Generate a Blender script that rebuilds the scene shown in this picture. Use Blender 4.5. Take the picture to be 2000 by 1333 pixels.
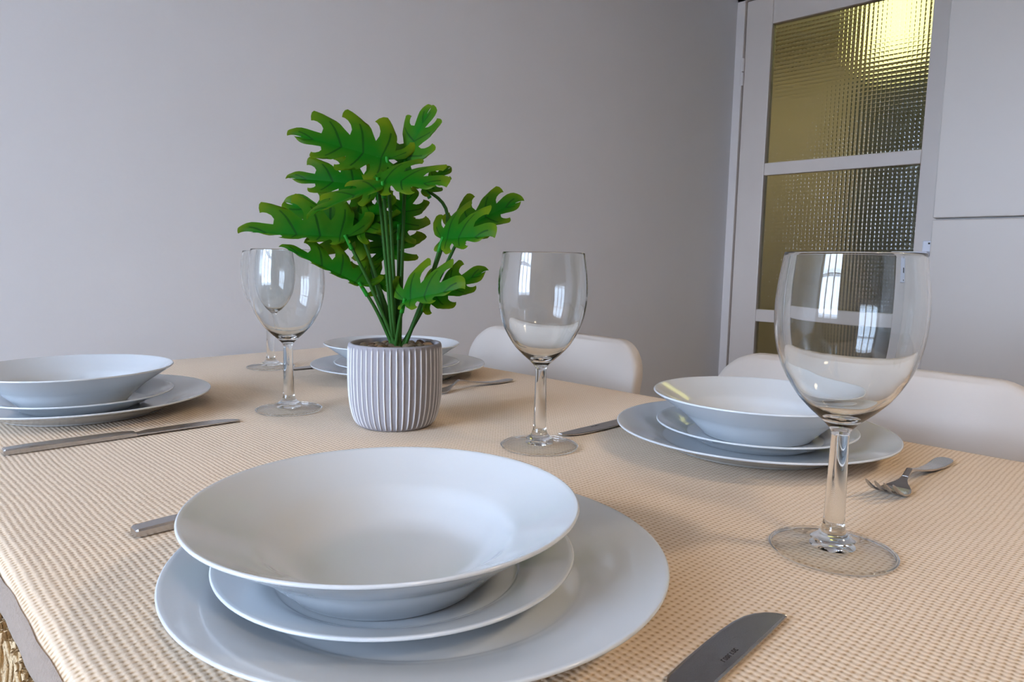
import bpy, bmesh, math, random
from mathutils import Vector, Matrix
R_ = random.Random(7)
PI = math.pi
sc = bpy.context.scene
C = sc.collection
for o in list(bpy.data.objects):
    bpy.data.objects.remove(o)

# ------------------------------------------------------------------ camera
TZ = 0.74                                   # height of the cloth surface
FPX, PITCH, ROLL, HC = 1360.71, 0.1142, 0.018454, 0.18292
S2 = math.sqrt(0.5)
CAM = Vector((0, 0, TZ + HC))
_r0 = Vector((S2, -S2, 0)); _fh = Vector((S2, S2, 0)); _z = Vector((0, 0, 1))
FWD = _fh * math.cos(PITCH) - _z * math.sin(PITCH)
_u0 = _fh * math.sin(PITCH) + _z * math.cos(PITCH)
RIGHT = _r0 * math.cos(ROLL) + _u0 * math.sin(ROLL)
UP = -_r0 * math.sin(ROLL) + _u0 * math.cos(ROLL)
cd = bpy.data.cameras.new('camera'); cam = bpy.data.objects.new('camera', cd); C.objects.link(cam)
m = Matrix((RIGHT, UP, -FWD)).transposed().to_4x4(); m.translation = CAM
cam.matrix_world = m
cd.sensor_width = 36; cd.lens = 36 * FPX / 2000; cd.clip_start = 0.01
sc.camera = cam

def at(px, py, fwd):
    """point of the room seen at (px, py) of the 2000x1333 photograph, fwd metres ahead of the camera (level distance)"""
    d = RIGHT * ((px - 1000) / FPX) + UP * (-(py - 666.5) / FPX) + FWD
    return CAM + d * (fwd / d.dot(_fh))

# ------------------------------------------------------------------ light
w = bpy.data.worlds.new('daylight'); sc.world = w; w.use_nodes = True
bg = w.node_tree.nodes['Background']
bg.inputs[0].default_value = (0.615, 0.755, 1.02, 1); bg.inputs[1].default_value = 14.0
XL = -1.90                                  # window wall
WY0, WY1, WZ0, WZ1 = 0.00, 1.42, 0.62, 2.12
pl = bpy.data.lights.new('window_portal', 'AREA'); pl.shape = 'RECTANGLE'; pl.size = WZ1 - WZ0; pl.size_y = WY1 - WY0
pl.cycles.is_portal = True
po = bpy.data.objects.new('window_portal', pl); C.objects.link(po)
po.location = (XL - 0.20, (WY0 + WY1) / 2, (WZ0 + WZ1) / 2); po.rotation_euler = (0, -PI / 2, 0)

vs = sc.view_settings
vs.view_transform = 'Standard'; vs.look = 'None'; vs.gamma = 1; vs.use_curve_mapping = False
vs.exposure = 1.0
cy = sc.cycles
cy.use_denoising = True
cy.use_adaptive_sampling = True; cy.adaptive_threshold = 0.10; cy.adaptive_min_samples = 16
cy.max_bounces = 10; cy.diffuse_bounces = 4; cy.glossy_bounces = 4; cy.transmission_bounces = 10; cy.transparent_max_bounces = 8
cy.caustics_reflective = False; cy.caustics_refractive = True; cy.blur_glossy = 0.6
cy.sample_clamp_indirect = 5.0

# ------------------------------------------------------------------ materials
def new_mat(name):
    m = bpy.data.materials.new(name); m.use_nodes = True
    return m, m.node_tree.nodes, m.node_tree.links, m.node_tree.nodes['Principled BSDF']

def plain(name, col, rough=0.5, metal=0.0, noise=0.0, nscale=30.0, bump=0.0, bscale=200.0, coat=0.0, spec=0.5):
    m, n, l, p = new_mat(name)
    p.inputs['Base Color'].default_value = (*col, 1); p.inputs['Roughness'].default_value = rough
    p.inputs['Metallic'].default_value = metal; p.inputs['Coat Weight'].default_value = coat
    p.inputs['Specular IOR Level'].default_value = spec
    tc = n.new('ShaderNodeTexCoord')
    if noise:
        nz = n.new('ShaderNodeTexNoise'); nz.inputs['Scale'].default_value = nscale; nz.inputs['Detail'].default_value = 5
        l.new(tc.outputs['Object'], nz.inputs['Vector'])
        mx = n.new('ShaderNodeMix'); mx.data_type = 'RGBA'
        mx.inputs[6].default_value = (*[c * (1 - noise) for c in col], 1); mx.inputs[7].default_value = (*[min(1, c * (1 + noise)) for c in col], 1)
        l.new(nz.outputs['Fac'], mx.inputs[0]); l.new(mx.outputs[2], p.inputs['Base Color'])
    if bump:
        nb = n.new('ShaderNodeTexNoise'); nb.inputs['Scale'].default_value = bscale; nb.inputs['Detail'].default_value = 4
        l.new(tc.outputs['Object'], nb.inputs['Vector'])
        b = n.new('ShaderNodeBump'); b.inputs['Strength'].default_value = bump; b.inputs['Distance'].default_value = 0.002
        l.new(nb.outputs['Fac'], b.inputs['Height']); l.new(b.outputs['Normal'], p.inputs['Normal'])
    return m

def glass(name, col, rough=0.0, ior=1.5):
    m, n, l, p = new_mat(name)
    p.inputs['Base Color'].default_value = (*col, 1); p.inputs['Roughness'].default_value = rough
    p.inputs['Transmission Weight'].default_value = 1.0; p.inputs['IOR'].default_value = ior
    return m

def thin_glass(name):
    m, n, l, p = new_mat(name)
    tr = n.new('ShaderNodeBsdfTransparent'); tr.inputs[0].default_value = (0.985, 0.992, 0.988, 1)
    gl_ = n.new('ShaderNodeBsdfGlossy'); gl_.inputs['Roughness'].default_value = 0.0
    lw = n.new('ShaderNodeLayerWeight'); lw.inputs[0].default_value = 0.5
    fr_ = math_(n, l, 'MULTIPLY_ADD', math_(n, l, 'POWER', lw.outputs['Facing'], 5.0), 0.9, 0.04)
    ms = n.new('ShaderNodeMixShader')
    l.new(fr_, ms.inputs[0]); l.new(tr.outputs[0], ms.inputs[1]); l.new(gl_.outputs[0], ms.inputs[2])
    l.new(ms.outputs[0], n['Material Output'].inputs[0])
    return m

def math_(n, l, op, a, b=None, c=None):
    k = n.new('ShaderNodeMath'); k.operation = op
    for i, v in enumerate((a, b, c)):
        if v is None: continue
        if isinstance(v, (int, float)): k.inputs[i].default_value = v
        else: l.new(v, k.inputs[i])
    return k.outputs[0]

def mat_cloth():
    m, n, l, p = new_mat('woven_cotton')
    tc = n.new('ShaderNodeTexCoord'); sp = n.new('ShaderNodeSeparateXYZ')
    wn = n.new('ShaderNodeTexNoise'); wn.inputs['Scale'].default_value = 4.0; wn.inputs['Detail'].default_value = 2
    l.new(tc.outputs['Object'], wn.inputs['Vector'])
    va = n.new('ShaderNodeVectorMath'); va.operation = 'MULTIPLY_ADD'
    l.new(wn.outputs['Color'], va.inputs[0]); va.inputs[1].default_value = (0.012, 0.012, 0); l.new(tc.outputs['Object'], va.inputs[2])
    w2 = n.new('ShaderNodeTexNoise'); w2.inputs['Scale'].default_value = 160.0
    l.new(tc.outputs['Object'], w2.inputs['Vector'])
    vb = n.new('ShaderNodeVectorMath'); vb.operation = 'MULTIPLY_ADD'
    l.new(w2.outputs['Color'], vb.inputs[0]); vb.inputs[1].default_value = (0.0016, 0.0016, 0); l.new(va.outputs[0], vb.inputs[2])
    l.new(vb.outputs[0], sp.inputs[0])
    px, py = 0.0040, 0.0040
    cx = math_(n, l, 'COSINE', math_(n, l, 'MULTIPLY', sp.outputs[0], 2 * PI / px))
    cyy = math_(n, l, 'COSINE', math_(n, l, 'MULTIPLY', sp.outputs[1], 2 * PI / py))
    s = math_(n, l, 'ADD', cx, cyy)
    h = math_(n, l, 'MULTIPLY_ADD', s, 0.25, 0.5)             # 1 on the knots, 0.5 on the ribs, 0 in the holes
    hp = math_(n, l, 'POWER', h, 0.7)
    cr = n.new('ShaderNodeValToRGB'); e = cr.color_ramp.elements
    e[0].position = 0.08; e[0].color = (0.48, 0.315, 0.17, 1)  # brown of the holes, with the shade inside them painted in
    e[1].position = 0.75; e[1].color = (0.80, 0.645, 0.48, 1)
    k = cr.color_ramp.elements.new(0.42); k.color = (0.72, 0.545, 0.37, 1)
    l.new(hp, cr.inputs[0])
    big = n.new('ShaderNodeTexNoise'); big.inputs['Scale'].default_value = 9.0; big.inputs['Detail'].default_value = 6
    l.new(tc.outputs['Object'], big.inputs['Vector'])
    mx = n.new('ShaderNodeMix'); mx.data_type = 'RGBA'; mx.blend_type = 'MULTIPLY'; mx.inputs[0].default_value = 0.10
    l.new(cr.outputs[0], mx.inputs[6]); l.new(big.outputs['Fac'], mx.inputs[7])
    l.new(mx.outputs[2], p.inputs['Base Color'])
    fz = n.new('ShaderNodeTexNoise'); fz.inputs['Scale'].default_value = 900.0; l.new(tc.outputs['Object'], fz.inputs['Vector'])
    hh = math_(n, l, 'MULTIPLY_ADD', fz.outputs['Fac'], 0.25, hp)
    b = n.new('ShaderNodeBump'); b.inputs['Strength'].default_value = 0.6; b.inputs['Distance'].default_value = 0.0010
    l.new(hh, b.inputs['Height']); l.new(b.outputs['Normal'], p.inputs['Normal'])
    p.inputs['Roughness'].default_value = 0.95; p.inputs['Specular IOR Level'].default_value = 0.1
    p.inputs['Sheen Weight'].default_value = 0.15
    return m

def mat_leaf():
    m, n, l, p = new_mat('leaf_green')
    uv = n.new('ShaderNodeUVMap'); uv.uv_map = 'leaf'; sp = n.new('ShaderNodeSeparateXYZ'); l.new(uv.outputs[0], sp.inputs[0])
    u, v = sp.outputs[0], sp.outputs[1]
    fr = math_(n, l, 'FRACT', u)
    dv = math_(n, l, 'ABSOLUTE', math_(n, l, 'SUBTRACT', fr, 0.5))
    vein = math_(n, l, 'MULTIPLY', math_(n, l, 'LESS_THAN', dv, 0.045), math_(n, l, 'LESS_THAN', v, 0.62))
    tc = n.new('ShaderNodeTexCoord'); nz = n.new('ShaderNodeTexNoise'); nz.inputs['Scale'].default_value = 28; nz.inputs['Detail'].default_value = 3
    l.new(tc.outputs['Object'], nz.inputs['Vector'])
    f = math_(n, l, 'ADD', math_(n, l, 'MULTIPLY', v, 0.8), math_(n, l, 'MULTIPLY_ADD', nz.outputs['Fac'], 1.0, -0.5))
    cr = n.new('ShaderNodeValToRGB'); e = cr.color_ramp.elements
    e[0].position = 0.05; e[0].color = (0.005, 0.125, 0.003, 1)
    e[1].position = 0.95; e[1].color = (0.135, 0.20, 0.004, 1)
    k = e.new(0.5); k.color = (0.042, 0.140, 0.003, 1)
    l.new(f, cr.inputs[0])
    mx = n.new('ShaderNodeMix'); mx.data_type = 'RGBA'; l.new(math_(n, l, 'MULTIPLY', vein, 0.75), mx.inputs[0])
    l.new(cr.outputs[0], mx.inputs[6]); mx.inputs[7].default_value = (0.004, 0.045, 0.004, 1)
    l.new(mx.outputs[2], p.inputs['Base Color']); p.inputs['Roughness'].default_value = 0.45; p.inputs['Specular IOR Level'].default_value = 0.14
    tr = n.new('ShaderNodeBsdfTranslucent')
    mt = n.new('ShaderNodeMix'); mt.data_type = 'RGBA'; mt.blend_type = 'MULTIPLY'; mt.inputs[0].default_value = 1
    l.new(mx.outputs[2], mt.inputs[6]); mt.inputs[7].default_value = (1.0, 1.0, 0.6, 1); l.new(mt.outputs[2], tr.inputs[0])
    ms = n.new('ShaderNodeMixShader'); ms.inputs[0].default_value = 0.38
    out = n['Material Output']
    l.new(p.outputs[0], ms.inputs[1]); l.new(tr.outputs[0], ms.inputs[2]); l.new(ms.outputs[0], out.inputs[0])
    b = n.new('ShaderNodeBump'); b.inputs['Strength'].default_value = 0.5; b.inputs['Distance'].default_value = 0.0015
    l.new(math_(n, l, 'SUBTRACT', 0.0, math_(n, l, 'SMOOTH_MIN', dv, 0.12, 0.1)), b.inputs['Height']); l.new(b.outputs['Normal'], p.inputs['Normal'])
    return m

def mat_pot():
    m, n, l, p = new_mat('ribbed_concrete')
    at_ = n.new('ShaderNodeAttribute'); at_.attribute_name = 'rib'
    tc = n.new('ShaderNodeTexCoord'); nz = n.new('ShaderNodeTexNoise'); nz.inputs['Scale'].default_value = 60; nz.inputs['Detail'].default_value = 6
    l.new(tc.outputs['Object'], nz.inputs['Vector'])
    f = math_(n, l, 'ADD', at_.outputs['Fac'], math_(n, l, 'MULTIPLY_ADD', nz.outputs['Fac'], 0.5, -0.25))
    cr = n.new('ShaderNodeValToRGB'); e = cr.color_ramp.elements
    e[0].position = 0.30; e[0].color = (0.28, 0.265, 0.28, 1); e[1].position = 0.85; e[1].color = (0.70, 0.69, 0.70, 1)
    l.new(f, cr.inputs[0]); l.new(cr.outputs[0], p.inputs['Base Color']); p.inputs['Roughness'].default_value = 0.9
    b = n.new('ShaderNodeBump'); b.inputs['Strength'].default_value = 0.35; b.inputs['Distance'].default_value = 0.001
    n2 = n.new('ShaderNodeTexNoise'); n2.inputs['Scale'].default_value = 500; l.new(tc.outputs['Object'], n2.inputs['Vector'])
    l.new(n2.outputs['Fac'], b.inputs['Height']); l.new(b.outputs['Normal'], p.inputs['Normal'])
    return m

def mat_pebble():
    m, n, l, p = new_mat('brown_pebble')
    oi = n.new('ShaderNodeObjectInfo'); cr = n.new('ShaderNodeValToRGB'); e = cr.color_ramp.elements
    e[0].color = (0.05, 0.022, 0.010, 1); e[1].color = (0.26, 0.15, 0.075, 1); k = e.new(0.85); k.color = (0.16, 0.12, 0.07, 1)
    l.new(oi.outputs['Random'], cr.inputs[0]); l.new(cr.outputs[0], p.inputs['Base Color']); p.inputs['Roughness'].default_value = 0.5
    return m

def mat_floor():
    m, n, l, p = new_mat('oak_floor')
    tc = n.new('ShaderNodeTexCoord'); bk = n.new('ShaderNodeTexBrick')
    bk.inputs['Scale'].default_value = 1.0; bk.inputs['Brick Width'].default_value = 1.2; bk.inputs['Row Height'].default_value = 0.12
    bk.inputs['Mortar Size'].default_value = 0.002
    bk.inputs['Color1'].default_value = (0.30, 0.19, 0.11, 1); bk.inputs['Color2'].default_value = (0.24, 0.15, 0.09, 1); bk.inputs['Mortar'].default_value = (0.08, 0.05, 0.03, 1)
    l.new(tc.outputs['Object'], bk.inputs['Vector']); l.new(bk.outputs['Color'], p.inputs['Base Color']); p.inputs['Roughness'].default_value = 0.45
    return m

def emit(name, col, st):
    m, n, l, p = new_mat(name)
    p.inputs['Base Color'].default_value = (*col, 1); p.inputs['Emission Color'].default_value = (*col, 1); p.inputs['Emission Strength'].default_value = st
    return m

M = dict(
    wall=plain('painted_plaster', (0.735, 0.74, 0.755), 0.85, noise=0.02, nscale=6, bump=0.12, bscale=90),
    ceil=plain('ceiling_paint', (0.86, 0.85, 0.83), 0.9, noise=0.02),
    door=plain('door_gloss_paint', (0.70, 0.62, 0.555), 0.42, noise=0.02, nscale=9, bump=0.05, bscale=40),
    trim=plain('trim_paint', (0.74, 0.68, 0.64), 0.45, noise=0.02),
    floor=mat_floor(),
    cloth=mat_cloth(),
    hem=plain('cotton_hem', (0.30, 0.235, 0.185), 0.95, noise=0.12, nscale=300, bump=0.6, bscale=700),
    yarn=plain('cotton_yarn', (0.66, 0.50, 0.30), 0.95, noise=0.18, nscale=120, bump=0.8, bscale=500),
    porc=plain('porcelain', (0.60, 0.63, 0.65), 0.10, noise=0.008, nscale=20, coat=0.1),
    glass=glass('clear_glass', (0.975, 0.99, 0.985)),
    steel=plain('brushed_steel', (0.50, 0.48, 0.47), 0.24, metal=1.0, noise=0.05, nscale=80, bump=0.03, bscale=900),
    mark=plain('etched_mark', (0.05, 0.04, 0.04), 0.6, noise=0.1),
    leaf=mat_leaf(),
    stem=plain('green_stem', (0.020, 0.080, 0.010), 0.55, noise=0.25, nscale=60, spec=0.15),
    sleeve=plain('bright_green_sleeve', (0.010, 0.17, 0.010), 0.5, noise=0.1, nscale=60, spec=0.15),
    pot=mat_pot(), pebble=mat_pebble(),
    plastic=plain('white_moulded_plastic', (0.60, 0.545, 0.49), 0.38, noise=0.01, bump=0.06, bscale=700),
    chrome=plain('chair_leg_steel', (0.6, 0.6, 0.6), 0.25, metal=1, noise=0.03),
    wood=plain('table_wood', (0.42, 0.28, 0.16), 0.5, noise=0.2, nscale=12),
    cab=plain('white_cabinet_lacquer', (0.50, 0.47, 0.435), 0.42, noise=0.012, nscale=5),
    gap=plain('dark_gap', (0.05, 0.05, 0.045), 0.7, noise=0.1),
    tex=glass('textured_door_glass', (0.80, 0.83, 0.72), 0.04, 1.45),
    foot=thin_glass('thin_foot_glass'),
    pane=glass('window_glass', (1, 1, 1), 0.0, 1.0),
    hall=plain('hall_wall_paint', (0.42, 0.37, 0.28), 0.9, noise=0.04, nscale=4),
    hdark=plain('dark_hall_door', (0.055, 0.062, 0.052), 0.6, noise=0.1),
    hlamp=emit('hall_lamp_light', (1.0, 0.95, 0.36), 1.3),
    clamp=emit('ceiling_lamp_light', (1.0, 0.79, 0.56), 44.0),
    ivory=plain('white_lock_enamel', (0.80, 0.80, 0.86), 0.3, noise=0.02),
    ground=plain('street_paving', (0.30, 0.30, 0.29), 0.9, noise=0.1),
)

# ------------------------------------------------------------------ mesh helpers
def link(name, me, mat, parent=None, loc=(0, 0, 0), smooth=True):
    if mat is not None: me.materials.append(M[mat] if isinstance(mat, str) else mat)
    if smooth:
        for f in me.polygons: f.use_smooth = True
    o = bpy.data.objects.new(name, me); C.objects.link(o); o.location = loc
    if parent is not None: o.parent = parent
    return o

def pydata(name, v, f, mat, parent=None, loc=(0, 0, 0), smooth=True):
    me = bpy.data.meshes.new(name); me.from_pydata([tuple(x) for x in v], [], f); me.update()
    return link(name, me, mat, parent, loc, smooth)

def from_bm(name, bm, mat, parent=None, loc=(0, 0, 0), smooth=False):
    bmesh.ops.recalc_face_normals(bm, faces=bm.faces)
    me = bpy.data.meshes.new(name); bm.to_mesh(me); bm.free()
    return link(name, me, mat, parent, loc, smooth)

def bx(bm, x0, x1, y0, y1, z0, z1, bevel=0.0, seg=2):
    r = bmesh.ops.create_cube(bm, size=1.0)
    bmesh.ops.scale(bm, vec=(x1 - x0, y1 - y0, z1 - z0), verts=r['verts'])
    bmesh.ops.translate(bm, vec=((x0 + x1) / 2, (y0 + y1) / 2, (z0 + z1) / 2), verts=r['verts'])
    if bevel:
        ed = list({e for v in r['verts'] for e in v.link_edges})
        bmesh.ops.bevel(bm, geom=ed, offset=bevel, segments=seg, affect='EDGES', profile=0.6)

def box(name, mat, x0, x1, y0, y1, z0, z1, parent=None, bevel=0.0, seg=2):
    bm = bmesh.new(); bx(bm, x0, x1, y0, y1, z0, z1, bevel, seg)
    return from_bm(name, bm, mat, parent)

def spline(pts, k):
    out = []
    n = len(pts)
    for i in range(n - 1):
        p0 = pts[max(i - 1, 0)]; p1 = pts[i]; p2 = pts[i + 1]; p3 = pts[min(i + 2, n - 1)]
        for j in range(k):
            t = j / k
            out.append(tuple(0.5 * ((2 * b) + (-a + c) * t + (2 * a - 5 * b + 4 * c - d) * t * t + (-a + 3 * b - 3 * c + d) * t ** 3) for a, b, c, d in zip(p0, p1, p2, p3)))
    out.append(tuple(pts[-1]))
    return out

def lathe(prof, seg=96):
    """prof: (r, z) from one end to the other; open or closed at r = 0"""
    v, f, rings = [], [], []
    for r, z in prof:
        if r < 1e-6:
            rings.append([len(v)]); v.append((0, 0, z))
        else:
            rings.append(list(range(len(v), len(v) + seg)))
            v += [(r * math.cos(2 * PI * i / seg), r * math.sin(2 * PI * i / seg), z) for i in range(seg)]
    for a, b in zip(rings, rings[1:]):
        for i in range(seg):
            j = (i + 1) % seg
            if len(a) == 1 and len(b) == 1: continue
            if len(a) == 1: f.append((a[0], b[j], b[i]))
            elif len(b) == 1: f.append((a[i], a[j], b[0]))
            else: f.append((a[i], a[j], b[j], b[i]))
    return v, f

def tube(name, pts, rad, mat, parent=None, seg=10, k=6, loc=(0, 0, 0)):
    pts = [Vector(p) for p in spline([tuple(p) for p in pts], k)] if len(pts) > 2 else [Vector(p) for p in pts]
    n = len(pts); v, f = [], []
    for i, p in enumerate(pts):
        t = (pts[min(i + 1, n - 1)] - pts[max(i - 1, 0)]).normalized()
        a = t.orthogonal().normalized() if i == 0 else (a - t * a.dot(t)).normalized()
        b = t.cross(a); r = rad(i / (n - 1)) if callable(rad) else rad
        v += [p + (a * math.cos(2 * PI * j / seg) + b * math.sin(2 * PI * j / seg)) * r for j in range(seg)]
    for i in range(n - 1):
        for j in range(seg):
            q = (j + 1) % seg
            f.append((i * seg + j, i * seg + q, (i + 1) * seg + q, (i + 1) * seg + j))
    f.append(tuple(range(seg))[::-1]); f.append(tuple(range((n - 1) * seg, n * seg)))
    return pydata(name, v, f, mat, parent, loc)

def thing(name, label, cat, loc=(0, 0, 0), rz=0.0, group=None):
    o = bpy.data.objects.new(name, None); C.objects.link(o); o.location = loc; o.rotation_euler = (0, 0, rz)
    o.empty_display_size = 0.05
    return tag(o, label, cat, group)

def tag(o, label, cat, group=None):
    o['label'] = label; o['category'] = cat
    if group: o['group'] = group
    return o

def struct(o, label):
    o['kind'] = 'structure'; o['label'] = label
    return o

def dup(root, loc, rz, label):
    r = root.copy(); C.objects.link(r); r.location = loc; r.rotation_euler = (0, 0, rz); r['label'] = label
    for ch in list(root.children):
        c = ch.copy(); C.objects.link(c); c.parent = r
        for g in list(ch.children):
            d = g.copy(); C.objects.link(d); d.parent = c
    return r

# ------------------------------------------------------------------ the room
XW, YW, YF, CZ = 2.80, 1.50, -4.5, 2.45
DY0, DY1, DZ1 = 0.655, 1.463, 2.003            # door leaf
JY0, JY1, JZ1 = 0.615, 1.50, 2.045             # opening with its jambs
XH, HY0, HY1 = 4.75, -0.6, 2.6                 # hall behind the door

struct(box('floor', 'floor', XL - 0.2, XH, YF - 0.1, HY1, -0.1, 0.0), 'brown wooden floor of the room')
struct(box('ceiling', 'ceil', XL - 0.2, XH, YF - 0.1, HY1, CZ, CZ + 0.1), 'white painted ceiling')
struct(box('wall_back', 'wall', XL - 0.2, XW + 0.09, YW, YW + 0.12, 0, CZ), 'plain pale grey painted wall behind the table')
struct(box('wall_front', 'wall', XL - 0.2, XW + 0.09, YF - 0.12, YF, 0, CZ), 'plain painted wall behind the photographer')
bm = bmesh.new()
bx(bm, XW, XW + 0.09, YF, JY0, 0, CZ); bx(bm, XW, XW + 0.09, JY0, JY1, JZ1, CZ)
struct(from_bm('wall_right', bm, 'wall'), 'painted wall around the glazed door')
bm = bmesh.new()
bx(bm, XL - 0.2, XL, YF, WY0, 0, CZ); bx(bm, XL - 0.2, XL, WY1, YW, 0, CZ)
bx(bm, XL - 0.2, XL, WY0, WY1, 0, WZ0); bx(bm, XL - 0.2, XL, WY0, WY1, WZ1, CZ)
struct(from_bm('wall_left', bm, 'wall'), 'painted wall with the window')
struct(box('baseboard_back', 'trim', XL, XW, YW - 0.015, YW, 0.0, 0.09, bevel=0.004), 'white skirting along the plain wall')
struct(box('baseboard_right', 'trim', XW - 0.015, XW, YF, JY0, 0.0, 0.09, bevel=0.004), 'white skirting along the door wall')
struct(box('ground', 'ground', -40, XL - 0.25, -40, 40, -1.2, -1.1), 'grey street paving outside the window')

# window in the left wall
wi = bpy.data.objects.new('window_1', None); C.objects.link(wi); wi.location = (XL - 0.12, 0, 0); struct(wi, 'white framed window with glazing bars')
bm = bmesh.new()
bx(bm, -0.03, 0.03, WY0, WY1, WZ0, WZ0 + 0.06); bx(bm, -0.03, 0.03, WY0, WY1, WZ1 - 0.06, WZ1)
bx(bm, -0.03, 0.03, WY0, WY0 + 0.06, WZ0, WZ1); bx(bm, -0.03, 0.03, WY1 - 0.06, WY1, WZ0, WZ1)
from_bm('window_frame', bm, 'trim', wi)
ys = [WY0 + (WY1 - WY0) * i / 3 for i in range(4)]
for y in ys[1:3]: box('mullion', 'trim', -0.03, 0.03, y - 0.035, y + 0.035, WZ0 + 0.06, WZ1 - 0.06, wi)
for i in range(3): box('glazing_bar', 'trim', -0.02, 0.02, ys[i] + 0.05, ys[i + 1] - 0.05, 1.58, 1.62, wi)
for i in range(3): box('window_pane', 'foot', -0.003, 0.003, ys[i] + 0.03, ys[i + 1] - 0.03, WZ0 + 0.05, WZ1 - 0.05, wi)
box('window_sill', 'trim', 0.03, 0.20, WY0 - 0.04, WY1 + 0.04, WZ0 - 0.03, WZ0, wi, 0.006)

# door jamb and glazed door
bm = bmesh.new()
bx(bm, XW - 0.012, XW + 0.09, DY1 + 0.003, JY1, 0, JZ1); bx(bm, XW - 0.012, XW + 0.09, JY0, DY0 - 0.003, 0, JZ1)
bx(bm, XW - 0.012, XW + 0.09, JY0, JY1, DZ1 + 0.003, JZ1)
struct(from_bm('trim_1', bm, 'trim'), 'white painted door jamb in the corner')
dr = bpy.data.objects.new('door_1', None); C.objects.link(dr); dr.location = (XW, 0, 0); struct(dr, 'white painted door with three panes of squared obscure glass')
PY0, PY1 = 0.772, 1.351
RZ = [(0.10, 0.0), (0.69, 0.05), (1.293, 0.05), (1.893, 0.11)]
for y0, y1 in ((DY0, PY0), (PY1, DY1)): box('door_stile', 'door', 0, 0.04, y0, y1, 0.006, DZ1, dr, 0.004)
rails = [(0.006, 0.13), (0.689, 0.741), (1.293, 1.343), (1.893, DZ1)]
for z0, z1 in rails: box('door_rail', 'door', 0.001, 0.039, PY0, PY1, z0, z1, dr, 0.004)
def obscure_pane(z0, z1):
    cell, sub, cut_ = 0.0152, 6, [0, 0.09, 0.27, 0.5, 0.73, 0.91]
    ny = round((PY1 - PY0) / cell); nz = round((z1 - z0) / cell)
    A, B = ny * sub, nz * sub
    v, f = [], []
    for j in range(B + 1):
        for i in range(A + 1):
            fy = cut_[i % sub]; fz = cut_[j % sub]
            h = 0.0011 * (math.sin(PI * fy) * math.sin(PI * fz)) ** 0.55
            v.append((0.018 - h, PY0 + (PY1 - PY0) * (i // sub + fy) / ny, z0 + (z1 - z0) * (j // sub + fz) / nz))
    for j in range(B):
        for i in range(A):
            a = j * (A + 1) + i; f.append((a, a + A + 1, a + A + 2, a + 1))
    k = len(v)
    v += [(0.022, PY0, z0), (0.022, PY1, z0), (0.022, PY1, z1), (0.022, PY0, z1)]
    f.append((k, k + 1, k + 2, k + 3))
    return pydata('door_pane', v, f, 'tex', dr)
for a, b in zip(rails, rails[1:]): obscure_pane(a[1], b[0])
for z in (1.722, 0.35):
    bm = bmesh.new()
    for a, b in ((z - 0.055, z - 0.003), (z + 0.003, z + 0.055)):
        c = bmesh.ops.create_cone(bm, cap_ends=True, segments=12, radius1=0.008, radius2=0.008, depth=b - a)
        bmesh.ops.translate(bm, vec=(-0.006, DY1 + 0.004, (a + b) / 2), verts=c['verts'])
    from_bm('door_hinge', bm, 'trim', dr)
lk = box('lock_plate', 'ivory', -0.006, 0.0, 0.70, 0.742, 0.86, 1.022, dr, 0.003)
bm = bmesh.new()
c = bmesh.ops.create_cone(bm, cap_ends=True, segments=16, radius1=0.009, radius2=0.009, depth=0.045, matrix=Matrix.Rotation(PI / 2, 4, 'Y'))
bmesh.ops.translate(bm, vec=(-0.028, 0.721, 0.975), verts=c['verts'])
bx(bm, -0.056, -0.042, 0.712, 0.83, 0.967, 0.983, 0.005)
from_bm('door_handle', bm, 'ivory', dr)
box('keyhole', 'gap', -0.0072, -0.0062, 0.717, 0.725, 0.898, 0.918, lk)
for z in (1.012, 0.87): box('screw', 'gap', -0.0072, -0.0062, 0.718, 0.724, z - 0.003, z + 0.003, lk)

# hall behind the door
bm = bmesh.new()
bx(bm, XH, XH + 0.1, HY0, HY1, 0, CZ); bx(bm, XW + 0.09, XH, HY1, HY1 + 0.1, 0, CZ); bx(bm, XW + 0.09, XH, HY0 - 0.1, HY0, 0, CZ)
bx(bm, XW + 0.09, XW + 0.10, YW + 0.12, HY1, 0, CZ)
struct(from_bm('wall_hall', bm, 'hall'), 'warm cream hall wall beyond the door')
d2 = struct(box('door_2', 'hdark', XH - 0.05, XH - 0.004, 0.55, 1.66, 0.0, 2.06), 'dark hall door beyond the obscure glass')
hl = thing('hall_lamp', 'glowing yellow-white hall lamp seen through the top pane of the door', 'lamp', (3.95, 1.235, CZ))
v, f = lathe([(0, 0), (0.06, 0), (0.06, -0.02), (0.008, -0.025), (0.008, -0.09), (0, -0.09)], 24); pydata('lamp_rose', v, f, 'trim', hl)
v, f = lathe([(0, -0.09), (0.13, -0.10), (0.145, -0.12), (0.145, -0.43), (0.13, -0.455), (0, -0.46)], 40); pydata('lamp_shade', v, f, 'hlamp', hl)

ha = bpy.data.lights.new('hall_fill_light', 'AREA'); ha.size = 0.4; ha.energy = 5.5; ha.color = (1.0, 0.88, 0.60)  # added fill light, unseen; brightens what shows through the door glass
hao = bpy.data.objects.new('hall_fill_light', ha); C.objects.link(hao); hao.location = (3.7, 2.2, CZ - 0.03)

# ceiling lamp behind the photographer
cl = thing('ceiling_lamp', 'round warm ceiling lamp on the window side of the room', 'lamp', (-0.35, -1.50, CZ), group='round ceiling lamps')
v, f = lathe([(0, 0), (0.17, 0), (0.17, -0.05), (0.155, -0.05), (0.155, -0.02), (0, -0.02)], 40); pydata('lamp_ring', v, f, 'trim', cl)
v, f = lathe([(0, -0.021), (0.154, -0.021), (0.153, -0.030), (0, -0.030)], 40); pydata('lamp_diffuser', v, f, 'clamp', cl)

dup(cl, (1.25, -1.25, CZ), 0, 'round warm ceiling lamp on the cabinet side of the room')

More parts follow.
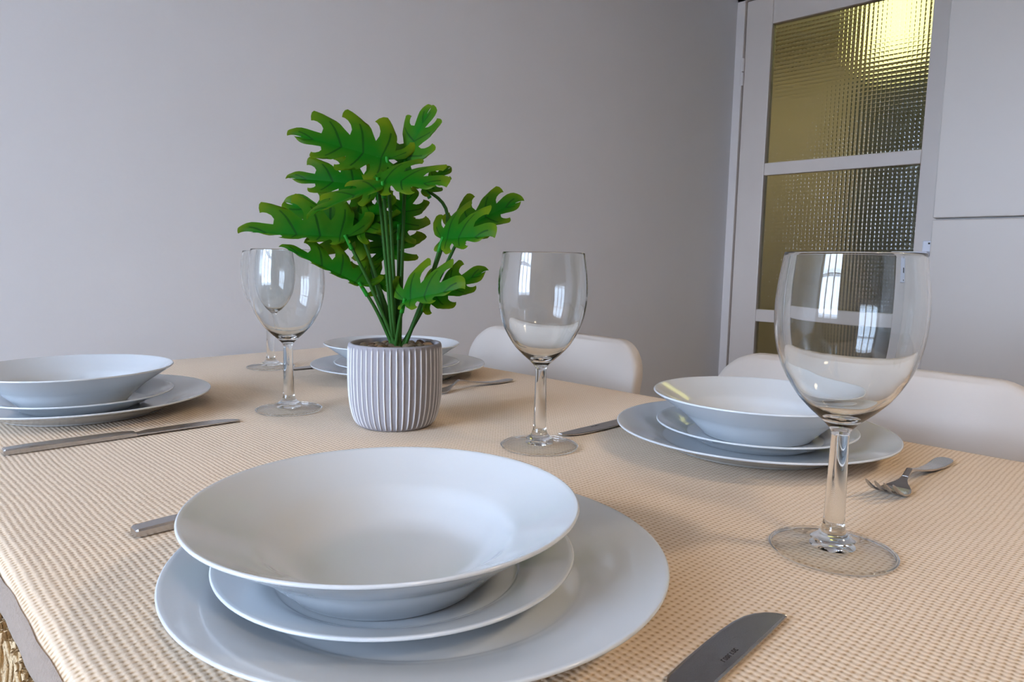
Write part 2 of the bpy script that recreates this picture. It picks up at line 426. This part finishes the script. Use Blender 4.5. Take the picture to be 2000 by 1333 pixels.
# tall cabinet
tcab = thing('tall_cabinet', 'tall plain white kitchen cabinet with a dark seam between two doors, beside the glazed door', 'cabinet', (2.2, 0, 0))
box('cabinet_body', 'cab', 0.022, 0.58, -0.04, 0.562, 0.10, 2.1, tcab)
box('plinth', 'gap', 0.06, 0.56, -0.03, 0.55, 0.0, 0.10, tcab)
box('cabinet_door', 'cab', 0.0, 0.02, -0.04, 0.565, 0.105, 1.0575, tcab, 0.003)
box('cabinet_door', 'cab', 0.0, 0.02, -0.04, 0.565, 1.0625, 2.1, tcab, 0.003)

# ------------------------------------------------------------------ table and cloth
TX0, TX1, TY0, TY1 = 0.070, 0.815, -0.13, 1.280
tb = thing('dining_table', 'wooden dining table hidden under the beige tablecloth', 'table', ((TX0 + TX1) / 2, (TY0 + TY1) / 2, 0))
hx, hy = (TX1 - TX0) / 2, (TY1 - TY0) / 2
box('tabletop', 'wood', -hx, hx, -hy, hy, 0.705, TZ - 0.004, tb, 0.004)
for sx in (-1, 1): box('apron', 'wood', sx * (hx - 0.07) - 0.01, sx * (hx - 0.07) + 0.01, -hy + 0.1, hy - 0.1, 0.62, 0.705, tb)
for sy in (-1, 1): box('apron', 'wood', -hx + 0.1, hx - 0.1, sy * (hy - 0.07) - 0.01, sy * (hy - 0.07) + 0.01, 0.62, 0.705, tb)
for sx in (-1, 1):
    for sy in (-1, 1): box('leg', 'wood', sx * (hx - 0.06) - 0.03, sx * (hx - 0.06) + 0.03, sy * (hy - 0.06) - 0.03, sy * (hy - 0.06) + 0.03, 0, 0.705, tb, 0.004)

cloth = thing('tablecloth', 'beige waffle-woven cotton tablecloth with a fringed edge covering the table', 'tablecloth', (0, 0, TZ))
def edge_profile(drop):
    """across the cloth: (offset outwards from the table edge, z)"""
    return [(-0.012, 0.0), (-0.004, -0.0004), (0.002, -0.002), (0.006, -0.006), (0.008, -0.011)] + [(0.0085, -0.011 - drop * i / 3) for i in range(1, 4)]
ER, EL = edge_profile(0.06), edge_profile(0.001)
nx, ny = 24, 48
xs = [(TX0 - o, z) for o, z in reversed(EL)] + [(TX0 + 0.012 + (TX1 - TX0 - 0.024) * i / nx, 0) for i in range(1, nx)] + [(TX1 + o, z) for o, z in ER]
yy = [(TY0 - o, z) for o, z in reversed(ER)] + [(TY0 + 0.012 + (TY1 - TY0 - 0.024) * i / ny, 0) for i in range(1, ny)] + [(TY1 + o, z) for o, z in ER]
v, f = [], []
for y, zy in yy:
    for x, zx in xs:
        v.append((x, y, zx + zy))
W_ = len(xs)
for j in range(len(yy) - 1):
    for i in range(W_ - 1): f.append((j * W_ + i, j * W_ + i + 1, (j + 1) * W_ + i + 1, (j + 1) * W_ + i))
pydata('cloth', v, f, 'cloth', cloth)
# hem band along the fringed edge and the fringe itself
v, f = [], []
prof = [(-0.0052, -0.0042), (-0.0068, -0.0058), (-0.0090, -0.0096), (-0.0100, -0.0165), (-0.0085, -0.0170), (-0.0076, -0.0110), (-0.0058, -0.0062)]
NY = 120
for j in range(NY + 1):
    y = TY0 + (TY1 - TY0) * j / NY
    wv = 0.0004 * math.sin(y * 61) + 0.0003 * math.sin(y * 143)
    for o, z in prof: v.append((TX0 + o + wv, y, z + wv * 0.6))
k = len(prof)
for j in range(NY):
    for i in range(k): f.append((j * k + i, j * k + (i + 1) % k, (j + 1) * k + (i + 1) % k, (j + 1) * k + i))
hm = pydata('hem', v, f, 'hem', cloth, smooth=False)
bm = bmesh.new(); bm.from_mesh(hm.data); bmesh.ops.recalc_face_normals(bm, faces=bm.faces); bm.to_mesh(hm.data); bm.free()
def tassel_mesh(seed):
    r = random.Random(seed); v, f = [], []
    for s in range(9):
        bx0, by0 = r.uniform(-0.003, 0.002), r.uniform(-0.0055, 0.0055)
        L = r.uniform(0.05, 0.075); sx, sy = r.uniform(-0.007, 0.003), r.uniform(-0.006, 0.006)
        ph = r.uniform(0, 6); rad = r.uniform(0.0011, 0.0017); b = len(v); n = 7
        for i in range(n):
            t = i / (n - 1)
            cx = bx0 * 0.7 + sx * t + 0.0016 * math.sin(ph + 6 * t); cyy = by0 * (0.45 + 0.55 * min(1, t * 3)) + sy * t * t + 0.0012 * math.cos(ph + 5 * t); cz = -L * t
            for q in range(4):
                a = PI / 2 * q + 2.0 * t
                v.append((cx + rad * math.cos(a), cyy + rad * math.sin(a), cz))
        for i in range(n - 1):
            for q in range(4): f.append((b + i * 4 + q, b + i * 4 + (q + 1) % 4, b + (i + 1) * 4 + (q + 1) % 4, b + (i + 1) * 4 + q))
    me = bpy.data.meshes.new('tassel'); me.from_pydata(v, [], f); me.materials.append(M['yarn'])
    for p in me.polygons: p.use_smooth = True
    return me
tms = [tassel_mesh(s) for s in range(6)]
y = TY0 + 0.01
while y < TY1:
    o = bpy.data.objects.new('tassel', tms[R_.randrange(6)]); C.objects.link(o); o.parent = cloth
    o.location = (TX0 - 0.0105, y, -0.0165); o.rotation_euler = (0, 0, R_.choice((0, PI)) + R_.uniform(-.3, .3))
    y += R_.uniform(0.0105, 0.0135)

# ------------------------------------------------------------------ chairs
def make_chair(label):
    t = thing('dining_chair', label, 'chair', group='white moulded chairs pushed in at the table')
    bw, bh, th, r = 0.220, 0.330, 0.030, 0.065          # half width, height above seat, thickness
    # rounded backrest slab, y across, z up, curved a little in plan
    out = []
    for i in range(13):
        a = PI / 2 * i / 12; out.append((bw - r + r * math.sin(a), bh - r + r * math.cos(a)))
    half = [(0, bh)] + [(bw * 0.4, bh)] + out + [(bw * 0.985, bh * 0.55), (bw * 0.93, bh * 0.2), (bw * 0.86, 0.0)]
    half = half[:2] + half[2:]
    ring = [(-y_, z_) for y_, z_ in reversed(half[1:])] + half
    bm = bmesh.new()
    lay = []
    for dx, ins in ((0.0, 0.006), (0.003, 0.0015), (0.008, 0.0), (th - 0.006, 0.0), (th, 0.005)):
        vs_ = []
        for y_, z_ in ring:
            yy_ = y_ - math.copysign(min(ins, abs(y_)), y_) if abs(y_) > bw * 0.5 else y_
            zz_ = z_ - (ins if z_ > bh * 0.7 else 0)
            cur = 0.022 * (1 - (yy_ / bw) ** 2) + 0.05 * (zz_ / bh) ** 1.5
            vs_.append(bm.verts.new((dx + cur, yy_, zz_)))
        lay.append(vs_)
    for a, b in zip(lay, lay[1:]):
        for i in range(len(ring) - 1): bm.faces.new((a[i], a[i + 1], b[i + 1], b[i]))
        bm.faces.new((a[-1], a[0], b[0], b[-1]))
    for L_, flip in ((lay[0], False), (lay[-1], True)):
        n_ = len(L_)
        for i in range(n_ // 2):
            q = (L_[i], L_[i + 1], L_[n_ - 2 - i], L_[n_ - 1 - i])
            if len(set(q)) == 4: bm.faces.new(q)
            elif len(set(q)) == 3: bm.faces.new([x for k_, x in enumerate(q) if x not in q[:k_]])
    o = from_bm('backrest', bm, 'plastic', t, (0, 0, 0.455), smooth=True)
    md = o.modifiers.new('edge', 'EDGE_SPLIT'); md.split_angle = math.radians(50)
    bm = bmesh.new(); bx(bm, -0.40, 0.03, -0.205, 0.205, 0.435, 0.468, 0.014, 3); from_bm('seat', bm, 'plastic', t, smooth=True)
    for sx, sy in ((-0.36, -0.17), (-0.36, 0.17), (0.0, -0.17), (0.0, 0.17)):
        tube('leg', [(sx, sy, 0.436), (sx * 1.03 + (0.03 if sx == 0 else -0.01), sy * 1.18, 0.0)], 0.011, 'chrome', t)
    return t
ch = make_chair('white moulded chair behind the potted plant and its wine glass, farther from the camera')
ch.location = (0.960, 0.914, 0)
dup(ch, (0.978, 0.337, 0), 0, 'white moulded chair below the glazed door, behind the nearest wine glass')

# ------------------------------------------------------------------ porcelain
def plate_mesh(name, prof_top, prof_bot, seg=128):
    """both profiles run (r, z) outwards; joined over a rounded lip"""
    top = spline(prof_top, 6); bot = spline(prof_bot, 6)
    (ra, za), (rb, zb) = top[-1], bot[-1]
    lip = []
    cx_, cz_ = (ra + rb) / 2, (za + zb) / 2; h = math.hypot(ra - rb, za - zb) / 2
    a0 = math.atan2(za - cz_, ra - cx_)
    for i in range(1, 6):
        a = a0 - PI * i / 6; lip.append((cx_ + h * math.cos(a), cz_ + h * math.sin(a)))
    prof = bot[:-1] + [bot[-1]] + lip[::-1] + [top[-1]] + top[:-1][::-1]
    v, f = lathe(prof, seg)
    me = bpy.data.meshes.new(name); me.from_pydata(v, [], f); me.update()
    bm = bmesh.new(); bm.from_mesh(me); bmesh.ops.recalc_face_normals(bm, faces=bm.faces); bm.to_mesh(me); bm.free()
    me.materials.append(M['porc'])
    for p in me.polygons: p.use_smooth = True
    return me
dinner = plate_mesh('dinner_plate',
    [(0, 0.0055), (0.05, 0.0055), (0.082, 0.0060), (0.090, 0.0075), (0.098, 0.0105), (0.115, 0.0163), (0.134, 0.0216)],
    [(0, 0.0022), (0.074, 0.0022), (0.077, 0.0002), (0.081, 0.0000), (0.084, 0.0006), (0.087, 0.0028), (0.094, 0.0058), (0.112, 0.0130), (0.1342, 0.0196)])
side = plate_mesh('side_plate',
    [(0, 0.0050), (0.035, 0.0050), (0.062, 0.0053), (0.068, 0.0072), (0.077, 0.0116), (0.0962, 0.0186)],
    [(0, 0.0020), (0.050, 0.0020), (0.053, 0.0002), (0.057, 0.0000), (0.060, 0.0012), (0.066, 0.0042), (0.078, 0.0098), (0.0964, 0.0167)])
soup = plate_mesh('soup_plate',
    [(0, 0.0060), (0.030, 0.0062), (0.048, 0.0085), (0.060, 0.0165), (0.069, 0.0245), (0.076, 0.0285), (0.088, 0.0345), (0.1032, 0.0425)],
    [(0, 0.0022), (0.046, 0.0022), (0.049, 0.0002), (0.053, 0.0000), (0.056, 0.0030), (0.065, 0.0118), (0.074, 0.0200), (0.081, 0.0250), (0.091, 0.0318), (0.1036, 0.0405)])
def place_setting(who, pd, ps, pp):
    for me, p, z, nm, lab, grp in ((dinner, pd, 0.0, 'dinner_plate', 'large white dinner plate under the stack ' + who, 'white dinner plates'),
                              (side, ps, 0.0056, 'side_plate', 'white side plate between two others in the stack ' + who, 'white side plates'),
                              (soup, pp, 0.0110, 'soup_plate', 'white soup plate on top of the stack ' + who, 'white soup plates')):
        o = bpy.data.objects.new(nm, me); C.objects.link(o); o.location = (p[0], p[1], TZ + z + 0.0004)
        tag(o, lab, 'plate', grp)
place_setting('nearest the camera', (0.2325, 0.2995), (0.2204, 0.3065), (0.2125, 0.3065))
place_setting('behind the nearest wine glass', (0.6631, 0.3171), (0.6660, 0.3160), (0.6735, 0.3172))
place_setting('half hidden behind the plant pot', (0.6431, 0.8935), (0.640, 0.894), (0.632, 0.8956))
place_setting('behind the long knife at left', (0.2138, 0.9164), (0.210, 0.916), (0.2030, 0.9161))

# ------------------------------------------------------------------ wine glasses
def open_lathe(name, prof, parent, seg=80):
    v, f = lathe(prof, seg)
    return pydata(name, v, [tuple(reversed(q)) for q in f], 'glass', parent)
def make_glass(label):
    g = thing('wine_glass', label, 'glass', group='clear wine glasses')
    outer = [(0.0062, 0.0800), (0.0085, 0.0828), (0.0130, 0.0872), (0.0190, 0.0925), (0.0274, 0.1015), (0.0338, 0.1117), (0.0385, 0.1217), (0.0426, 0.1380), (0.0437, 0.1550), (0.0426, 0.1715), (0.0398, 0.1905)]
    inner = [(0.0384, 0.1905), (0.0411, 0.1715), (0.0421, 0.1550), (0.0409, 0.1380), (0.0366, 0.1217), (0.0316, 0.1117), (0.0248, 0.1015), (0.0155, 0.0930), (0.0075, 0.0893), (0, 0.0882)]
    so, si = spline(outer, 6), spline(inner, 6)
    lip = [(0.0396, 0.1911), (0.0391, 0.1913), (0.0386, 0.1911)]
    stem = [(0.0074, 0.0150), (0.0066, 0.0185), (0.0063, 0.0250), (0.0061, 0.0400), (0.0057, 0.0560), (0.0053, 0.0740), (0.0054, 0.0778), (0.0062, 0.0800)]
    under = [(0, 0.0052), (0.008, 0.0050), (0.016, 0.0036), (0.026, 0.0016), (0.034, 0.0004), (0.0372, 0.0)]
    foot = [(0.0380, 0.0003), (0.0387, 0.0012), (0.0382, 0.0021), (0.034, 0.0027), (0.026, 0.0040), (0.0175, 0.0062), (0.0115, 0.0098), (0.0088, 0.0125), (0.0074, 0.0150)]
    fl = spline(under, 4) + spline(foot, 5)
    # profile runs from the foot's underside up the outside, over the lip and down the inside
    for nm, pr in (('foot', fl), ('stem', spline(stem, 5)), ('bowl', so + lip + si)):
        v, f = lathe(pr, 80)
        o = pydata(nm, v, f, 'glass', g)
        if nm == 'foot':                                     # the plate of the foot is a thin sheet, its edge and boss are solid
            o.data.materials.append(M['foot'])
            for q in o.data.polygons:
                if 0.0135 < math.hypot(q.center.x, q.center.y) < 0.0368: q.material_index = 1
    return g
GZ = TZ + 0.0006
gl = make_glass('tall clear wine glass nearest the camera, standing before the cutlery fork')
gl.location = (0.454, 0.158, GZ)
dup(gl, (0.499, 0.458, GZ), 0.4, 'clear wine glass in the middle of the table, right of the plant pot')
dup(gl, (0.393, 0.770, GZ), 0.9, 'clear wine glass left of the plant pot, in front of another glass')
dup(gl, (0.526, 1.091, GZ), 1.7, 'clear wine glass farthest away, seen through another wine glass')

# ------------------------------------------------------------------ cutlery
def ribbon(name, sect, mat, parent):
    """sect: list of (x, y_low, y_high, z_low, z_high, crown) stations of a flat bar"""
    v, f = [], []
    for x, ya, yb, za, zb, c in sect:
        b = min(0.0012, (yb - ya) * 0.25)
        v += [(x, ya, za), (x, yb, za), (x, yb, zb), (x, yb - b, zb + c), (x, ya + b, zb + c), (x, ya, zb)]
    for i in range(len(sect) - 1):
        for j in range(6):
            k = (j + 1) % 6
            f.append((i * 6 + j, (i + 1) * 6 + j, (i + 1) * 6 + k, i * 6 + k))
    f.append((0, 1, 2, 3, 4, 5)); n = (len(sect) - 1) * 6
    f.append(tuple(n + j for j in range(5, -1, -1)))
    bm = bmesh.new(); vv = [bm.verts.new(p) for p in v]
    for q in f: bm.faces.new([vv[i] for i in q])
    return from_bm(name, bm, mat, parent)
def make_knife(label):
    """lies along +x, handle end at 0, tip at 0.213; back of the blade towards -y"""
    k = thing('table_knife', label, 'knife', group='steel table knives')
    ribbon('handle', [(0, -.0058, .0052, .0006, .0036, .0008), (.0015, -.0066, .0060, .0004, .0042, .0012), (.02, -.0069, .0064, .0003, .0044, .0014),
                      (.07, -.0071, .0067, .0003, .0042, .0013), (.100, -.0072, .0064, .0004, .0038, .0010), (.109, -.0072, .0056, .0006, .0032, .0008)], 'steel', k)
    st = [(.109, .0056), (.113, .0058), (.118, .0088), (.123, .0110), (.140, .0118), (.160, .0120), (.175, .0118), (.188, .0110), (.197, .0094), (.204, .0066), (.209, .0030), (.212, -.0010), (.2132, -.0052)]
    bl = ribbon('blade', [(x, -.0072 + max(0, (x - .19)) * 0.02, yb, .0010, .0021, .0003) for x, yb in st], 'steel', k)
    # faint maker's mark: a row of tiny etched strokes
    me = bpy.data.meshes.new('engraved_mark'); v, f = [], []
    r = random.Random(3)
    for i in range(7):
        x = .1500 + i * 0.00215
        for (a, b, c, d) in ((0, .0004, 0, .0022), (.0004, .0013, .0018, .0022), (.0004, .0013, .0, .0004), (.0012, .0016, .0003, .0019))[: r.choice((2, 3, 4))]:
            n = len(v)
            v += [(x + a, -.0028 + c, .00246), (x + b, -.0028 + c, .00246), (x + b, -.0028 + d, .00246), (x + a, -.0028 + d, .00246)]
            f.append((n, n + 1, n + 2, n + 3))
    me.from_pydata(v, [], f); link('engraved_mark', me, 'mark', bl, smooth=False)
    return k
def make_fork(label):
    """lies along +x, handle end at 0, tips at 0.178"""
    k = thing('fork', label, 'fork', group='steel forks')
    H = [(0, .0030), (.0015, .0052), (.004, .0068), (.008, .0077), (.014, .0080), (.03, .0074), (.05, .0060), (.070, .0044), (.085, .0033), (.098, .0026), (.108, .0023), (.118, .0025)]
    def zc(x):
        if x < .03: return .0010 + .0006 * (1 - x / .03)
        if x < .108: return .0010 + .0115 * ((x - .03) / .078) ** 1.6
        t = (x - .108) / .07
        return max(.0012, .0125 - .0125 * math.sin(min(1, t * 1.75) * PI / 2)) + (.0150 * max(0, (t - .52) / .48) ** 1.7)
    ribbon('handle', [(x, -h, h, zc(x), zc(x) + .0016, .0004) for x, h in H], 'steel', k)
    hd = [(.118, .0025), (.122, .0032), (.126, .0050), (.130, .0078), (.134, .0102), (.139, .0115), (.146, .0118)]
    h_ = ribbon('head', [(x, -h, h, zc(x), zc(x) + .0014, .0002) for x, h in hd], 'steel', k)
    for i in range(4):
        yc = -.0118 + .0019 + i * (.0236 - .0038) / 3
        ribbon('tine', [(x, yc - q, yc + q, zc(x), zc(x) + e_, .0) for x, q, e_ in ((.145, .0019, .0015), (.152, .0018, .0016), (.160, .0017, .0016), (.168, .0015, .0015), (.174, .0012, .0013), (.178, .0006, .0008))], 'steel', k)
    return k
CZ_ = TZ + 0.0006
kn = make_knife('steel table knife lying in front of the left-hand stack of plates')
kn.location = (0.1095, 0.7585, CZ_); kn.rotation_euler = (0, 0, math.radians(-1.6))
a = math.radians(2.5)
dup(kn, (0.345 - 0.2132 * math.cos(a), 0.1465 - 0.2132 * math.sin(a), CZ_), a, 'steel table knife with a tiny engraved mark in the bottom right foreground')
dup(kn, (0.5455 + 0.2132, 0.466, CZ_), PI - math.radians(0.5), 'steel table knife whose blade points at the middle wine glass, handle under a plate')
dup(kn, (0.527 + 0.2132, 1.048, CZ_), PI + math.radians(0.5), 'steel table knife farthest away, its blade tip beside the farthest glass')
dup(kn, (0.1355, 0.4812, CZ_), math.radians(0.5), 'steel knife with only its handle showing behind the nearest stack of plates')
fk = make_fork('steel fork with upturned tines on the right, near the nearest wine glass')
fk.location = (0.7535, 0.164, CZ_); fk.rotation_euler = (0, 0, PI - math.radians(1.5))
dup(fk, (0.744, 0.7440, CZ_), PI + math.radians(1.5), 'steel fork half hidden by the plant pot')

# ------------------------------------------------------------------ potted plant
PX, PYY = 0.4475, 0.629
PF = (PX + PYY) * S2                           # level distance of the pot from the camera
plant = thing('potted_plant', 'artificial cheese plant with notched green leaves in a ribbed grey pot', 'plant', (PX, PYY, TZ + 0.0006))
prof = [(0.0385, 0.0), (0.0425, 0.0035), (0.0460, 0.0105), (0.0485, 0.020), (0.0500, 0.030), (0.0508, 0.042), (0.0512, 0.056), (0.0511, 0.070), (0.0508, 0.082), (0.0505, 0.0900)]
prof = spline(prof, 4)
NR, SUB = 48, 12
SEG = NR * SUB
v, f, rib = [], [], []
rings = []
def ring(r, z, amp):
    k = len(v)
    for i in range(SEG):
        ph = (i % SUB) / SUB
        d = abs(ph - 0.5) * 2                      # 0 on the crest of a rib
        c = max(0.0, 1 - (d / 0.34) ** 2)
        wob = 0.15 * math.sin(z * 170 + (i // SUB) * 2.3)
        a = 2 * PI * (i + wob) / SEG
        rr = r + amp * (c - 0.5) * 0.0014
        v.append((rr * math.cos(a), rr * math.sin(a), z)); rib.append(c * amp)
    rings.append(k)
v.append((0, 0, 0)); rib.append(0)
ring(0.036, 0, 0)
for r, z in prof: ring(r, z, min(1, z / 0.004) if z < 0.086 else max(0, (0.0900 - z) / 0.004))
for r, z in ((0.0498, 0.0912), (0.0480, 0.0916), (0.0462, 0.0911), (0.0452, 0.0895), (0.0449, 0.0850), (0.0448, 0.0800)): ring(r, z, 0)
v.append((0, 0, 0.0800)); rib.append(0)
for a, b in zip(rings, rings[1:]):
    for i in range(SEG): f.append((a + i, a + (i + 1) % SEG, b + (i + 1) % SEG, b + i))
for i in range(SEG):
    f.append((0, rings[0] + (i + 1) % SEG, rings[0] + i)); f.append((len(v) - 1, rings[-1] + i, rings[-1] + (i + 1) % SEG))
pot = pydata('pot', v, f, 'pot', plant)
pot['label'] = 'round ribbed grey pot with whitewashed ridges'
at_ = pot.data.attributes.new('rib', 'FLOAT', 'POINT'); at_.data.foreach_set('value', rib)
# pebbles
def pebble_mesh(seed):
    r = random.Random(seed); bm = bmesh.new(); bmesh.ops.create_icosphere(bm, subdivisions=2, radius=1)
    for x in bm.verts:
        x.co *= 1 + 0.13 * math.sin(3 * x.co.x + seed) * math.cos(2 * x.co.y + seed * 2) + r.uniform(-.03, .03)
    me = bpy.data.meshes.new('pebble'); bm.to_mesh(me); bm.free(); me.materials.append(M['pebble'])
    for p in me.polygons: p.use_smooth = True
    return me
pbm = [pebble_mesh(s) for s in range(5)]
spots = []
for q in range(900):
    a, rr = R_.uniform(0, 2 * PI), 0.040 * math.sqrt(R_.random())
    x, y = rr * math.cos(a), rr * math.sin(a)
    if all((x - c) ** 2 + (y - d) ** 2 > 0.0078 ** 2 for c, d in spots): spots.append((x, y))
for x, y in spots:
    o = bpy.data.objects.new('pebble', R_.choice(pbm)); C.objects.link(o); o.parent = plant
    s = R_.uniform(0.0045, 0.0062); o.scale = (s * R_.uniform(.9, 1.3), s * R_.uniform(.8, 1.1), s * R_.uniform(.6, .85))
    o.location = (x, y, 0.0835 + R_.uniform(0, 0.004)); o.rotation_euler = (R_.uniform(-.4, .4), R_.uniform(-.4, .4), R_.uniform(0, 6))

def lerp_list(L, s):
    n = len(L) - 1; t = min(max(s, 0), 1) * n; i = min(int(t), n - 1); t -= i
    a = L[max(i - 1, 0)]; b = L[i]; c = L[i + 1]; d = L[min(i + 2, n)]
    return 0.5 * ((2 * b) + (-a + c) * t + (2 * a - 5 * b + 4 * c - d) * t * t + (-a + 3 * b - 3 * c + d) * t ** 3)
LT = [0.0, 0.03, 0.24, 0.52, 0.86]          # where the side vein leaves the midrib
LA = [160, 108, 74, 52, 8]                    # its angle to the midrib
LR = [0.27, 0.46, 0.52, 0.46, 0.15]         # its reach
def leaf(B, T, nrm, nl=4, width=1.0, fold=0.35, droop=0.10, curl=0.5, seed=0, near=1.0, far=1.0):
    """B, T: base and tip in world space; nrm: rough direction of the upper face"""
    r = random.Random(seed)
    ax = T - B; L = ax.length; ax.normalize()
    n = (nrm - ax * nrm.dot(ax)).normalized(); s = n.cross(ax)
    if s.dot(UP - FWD * 0.2) < 0 and abs(s.dot(UP)) > 0.15: s = -s      # 'far' is the upper half as seen from the table's end
    v, f, uvs = [], [], []
    COL, cut = 6, 0.32
    rows = [0.0, 0.06, 0.20, cut, 0.46, 0.60, 0.76, 0.90, 1.0]
    for sd in (-1, 1):
        depth = [r.uniform(0.34, 0.5) for _ in range(nl + 1)]
        wide = [r.uniform(0.18, 0.36) for _ in range(nl + 1)]
        idx = {}
        for k in range(nl):
            for j in range(COL + 1):
                for q, w_ in enumerate(rows):
                    x = j / COL * 2 - 1
                    g = max(0.0, (w_ - cut) / (1 - cut))
                    gap = (wide[k] if x < 0 else wide[k + 1]) * (0 if (x < 0 and k == 0) or (x > 0 and k == nl - 1) else 1)
                    gg = min(1.0, g * 3.5) ** 0.6
                    sl = (k + 0.5 + x * 0.5 * (1 - gap * gg * (1 + 0.5 * g)) + 0.10 * g * g) / nl
                    key = (k * COL + j, q) if w_ <= cut + 1e-6 else (k, j, q)
                    if key in idx: continue
                    t0, an, rc = lerp_list(LT, sl), math.radians(lerp_list(LA, sl)), lerp_list(LR, sl)
                    rc *= width * (far if sd > 0 else near) * (1 - (0.20 * x * x + 0.12 * max(0, -x)) * g ** 2 * (0.3 if k == nl - 1 else 1))
                    an -= 0.22 * w_ * w_ * (1 if k else 0.3)
                    lx = t0 + rc * w_ * math.cos(an); ly = rc * w_ * math.sin(an)
                    z = math.tan(fold) * ly - curl * ly * ly - droop * lx * abs(lx) + 0.012 * math.sin(5 * lx + seed) * w_
                    z += 0.010 * w_ * math.cos(PI * x)          # lobes puffed between the veins
                    p = B + (ax * lx + s * (sd * ly) + n * z) * L
                    idx[key] = len(v); v.append(p); uvs.append((k + j / COL, w_))
        def get(k, j, q): return idx[(k * COL + j, q)] if rows[q] <= cut + 1e-6 else idx[(k, j, q)]
        for k in range(nl):
            for j in range(COL):
                for q in range(len(rows) - 1):
                    a_ = (get(k, j, q), get(k, j + 1, q), get(k, j + 1, q + 1), get(k, j, q + 1))
                    f.append(a_ if sd > 0 else a_[::-1])
    loc = plant.location
    me = bpy.data.meshes.new('leaf'); me.from_pydata([tuple(p - loc) for p in v], [], f); me.update()
    uvl = me.uv_layers.new(name='leaf')
    for lp in me.loops: uvl.data[lp.index].uv = uvs[lp.vertex_index]
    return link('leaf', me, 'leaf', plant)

ROOT = at(776, 676, PF)
def P3(p): return at(p[0], p[1], PF + p[2])
def vec(r, u, c): return RIGHT * r + UP * u - FWD * c
def stem_to(B, via=None, r=0.0017, i=0):
    loc = plant.location
    root = ROOT + RIGHT * (0.0035 * math.sin(i * 2.4)) + _fh * (0.0035 * math.cos(i * 2.4)) - _z * 0.012
    mid = P3(via) if via else root.lerp(B, 0.55) + _z * 0.006
    st = tube('stem', [tuple(root - loc), tuple(mid - loc), tuple(B - loc)], lambda t: r * (1.35 - 0.35 * t), 'stem', plant, seg=8, k=8)
    d = (B - mid).normalized()
    tube('leaf_sleeve', [tuple(B - d * 0.014 - loc), tuple(B - d * 0.013 - loc), tuple(B - loc), tuple(B + d * 0.003 - loc)], lambda t: r * (1.55 - 0.5 * t), 'sleeve', st, seg=8, k=3)
# base (px, py, depth), tip (px, py, depth), upper face direction (right, up, to camera), options, stem bend
LEAVES = [
    ((756, 312, .000), (560, 254, -.010), (.15, .30, .95), dict(nl=5, width=1.05, fold=.15, near=.60, far=.95, droop=.06), None),
    ((792, 318, .015), (834, 203, .020), (-.60, .0, .80), dict(width=1.1, fold=.25), None),
    ((738, 352, -.020), (863, 352, -.060), (-.10, .55, .80), dict(width=1.0, fold=.02, curl=.4, far=1.15, near=.55), None),
    ((826, 366, .030), (882, 320, .050), (-.2, .2, .95), dict(width=.8, fold=.1), (874, 440, .03)),
    ((735, 366, .025), (548, 338, .020), (.05, .30, .95), dict(nl=5, width=.95, fold=.2, near=.55, far=.80), None),
    ((748, 360, -.030), (588, 414, -.070), (.20, .85, .50), dict(width=.75, fold=.05, near=.35, far=1.0, curl=.3), None),
    ((676, 464, -.010), (463, 449, -.020), (.0, .35, .95), dict(nl=5, width=1.0, fold=.15, near=.20, far=1.0, droop=.03), None),
    ((704, 452, .020), (546, 384, .040), (.0, .3, .95), dict(width=.9, fold=.2), None),
    ((702, 446, .000), (764, 376, .025), (-.25, .1, 1.0), dict(width=1.05, fold=.1), None),
    ((779, 444, .015), (802, 362, .035), (.1, -.1, 1.0), dict(width=1.25, fold=.1, droop=.2), None),
    ((757, 490, .025), (750, 422, .060), (0, .4, .9), dict(width=1.7, fold=.2), None),
    ((864, 468, -.005), (950, 457, -.055), (-.25, .25, .95), dict(width=1.1, fold=.20, far=1.2, near=.5), (832, 570, -.005)),
    ((905, 446, .030), (1020, 384, .030), (-.2, .30, .95), dict(width=1.0, fold=.25, near=.75), (850, 560, .015)),
    ((704, 556, -.010), (540, 474, -.015), (.25, .45, .85), dict(nl=5, width=.95, fold=.20, near=.14, far=.80, droop=.03), None),
    ((740, 560, .035), (703, 488, .060), (.5, .3, .8), dict(width=1.0, fold=.2), None),
    ((790, 588, -.020), (894, 559, -.065), (-.30, .30, .90), dict(width=1.05, fold=.20, far=1.15, near=.35), None),
    ((836, 586, .010), (955, 520, .025), (-.10, .35, .9), dict(width=1.0, fold=.25, near=.65, far=.85), None),
]
for i, (b, t, nn, kw, via) in enumerate(LEAVES):
    Bp, Tp = P3(b), P3(t)
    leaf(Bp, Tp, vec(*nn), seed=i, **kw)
    stem_to(Bp, via, i=i)
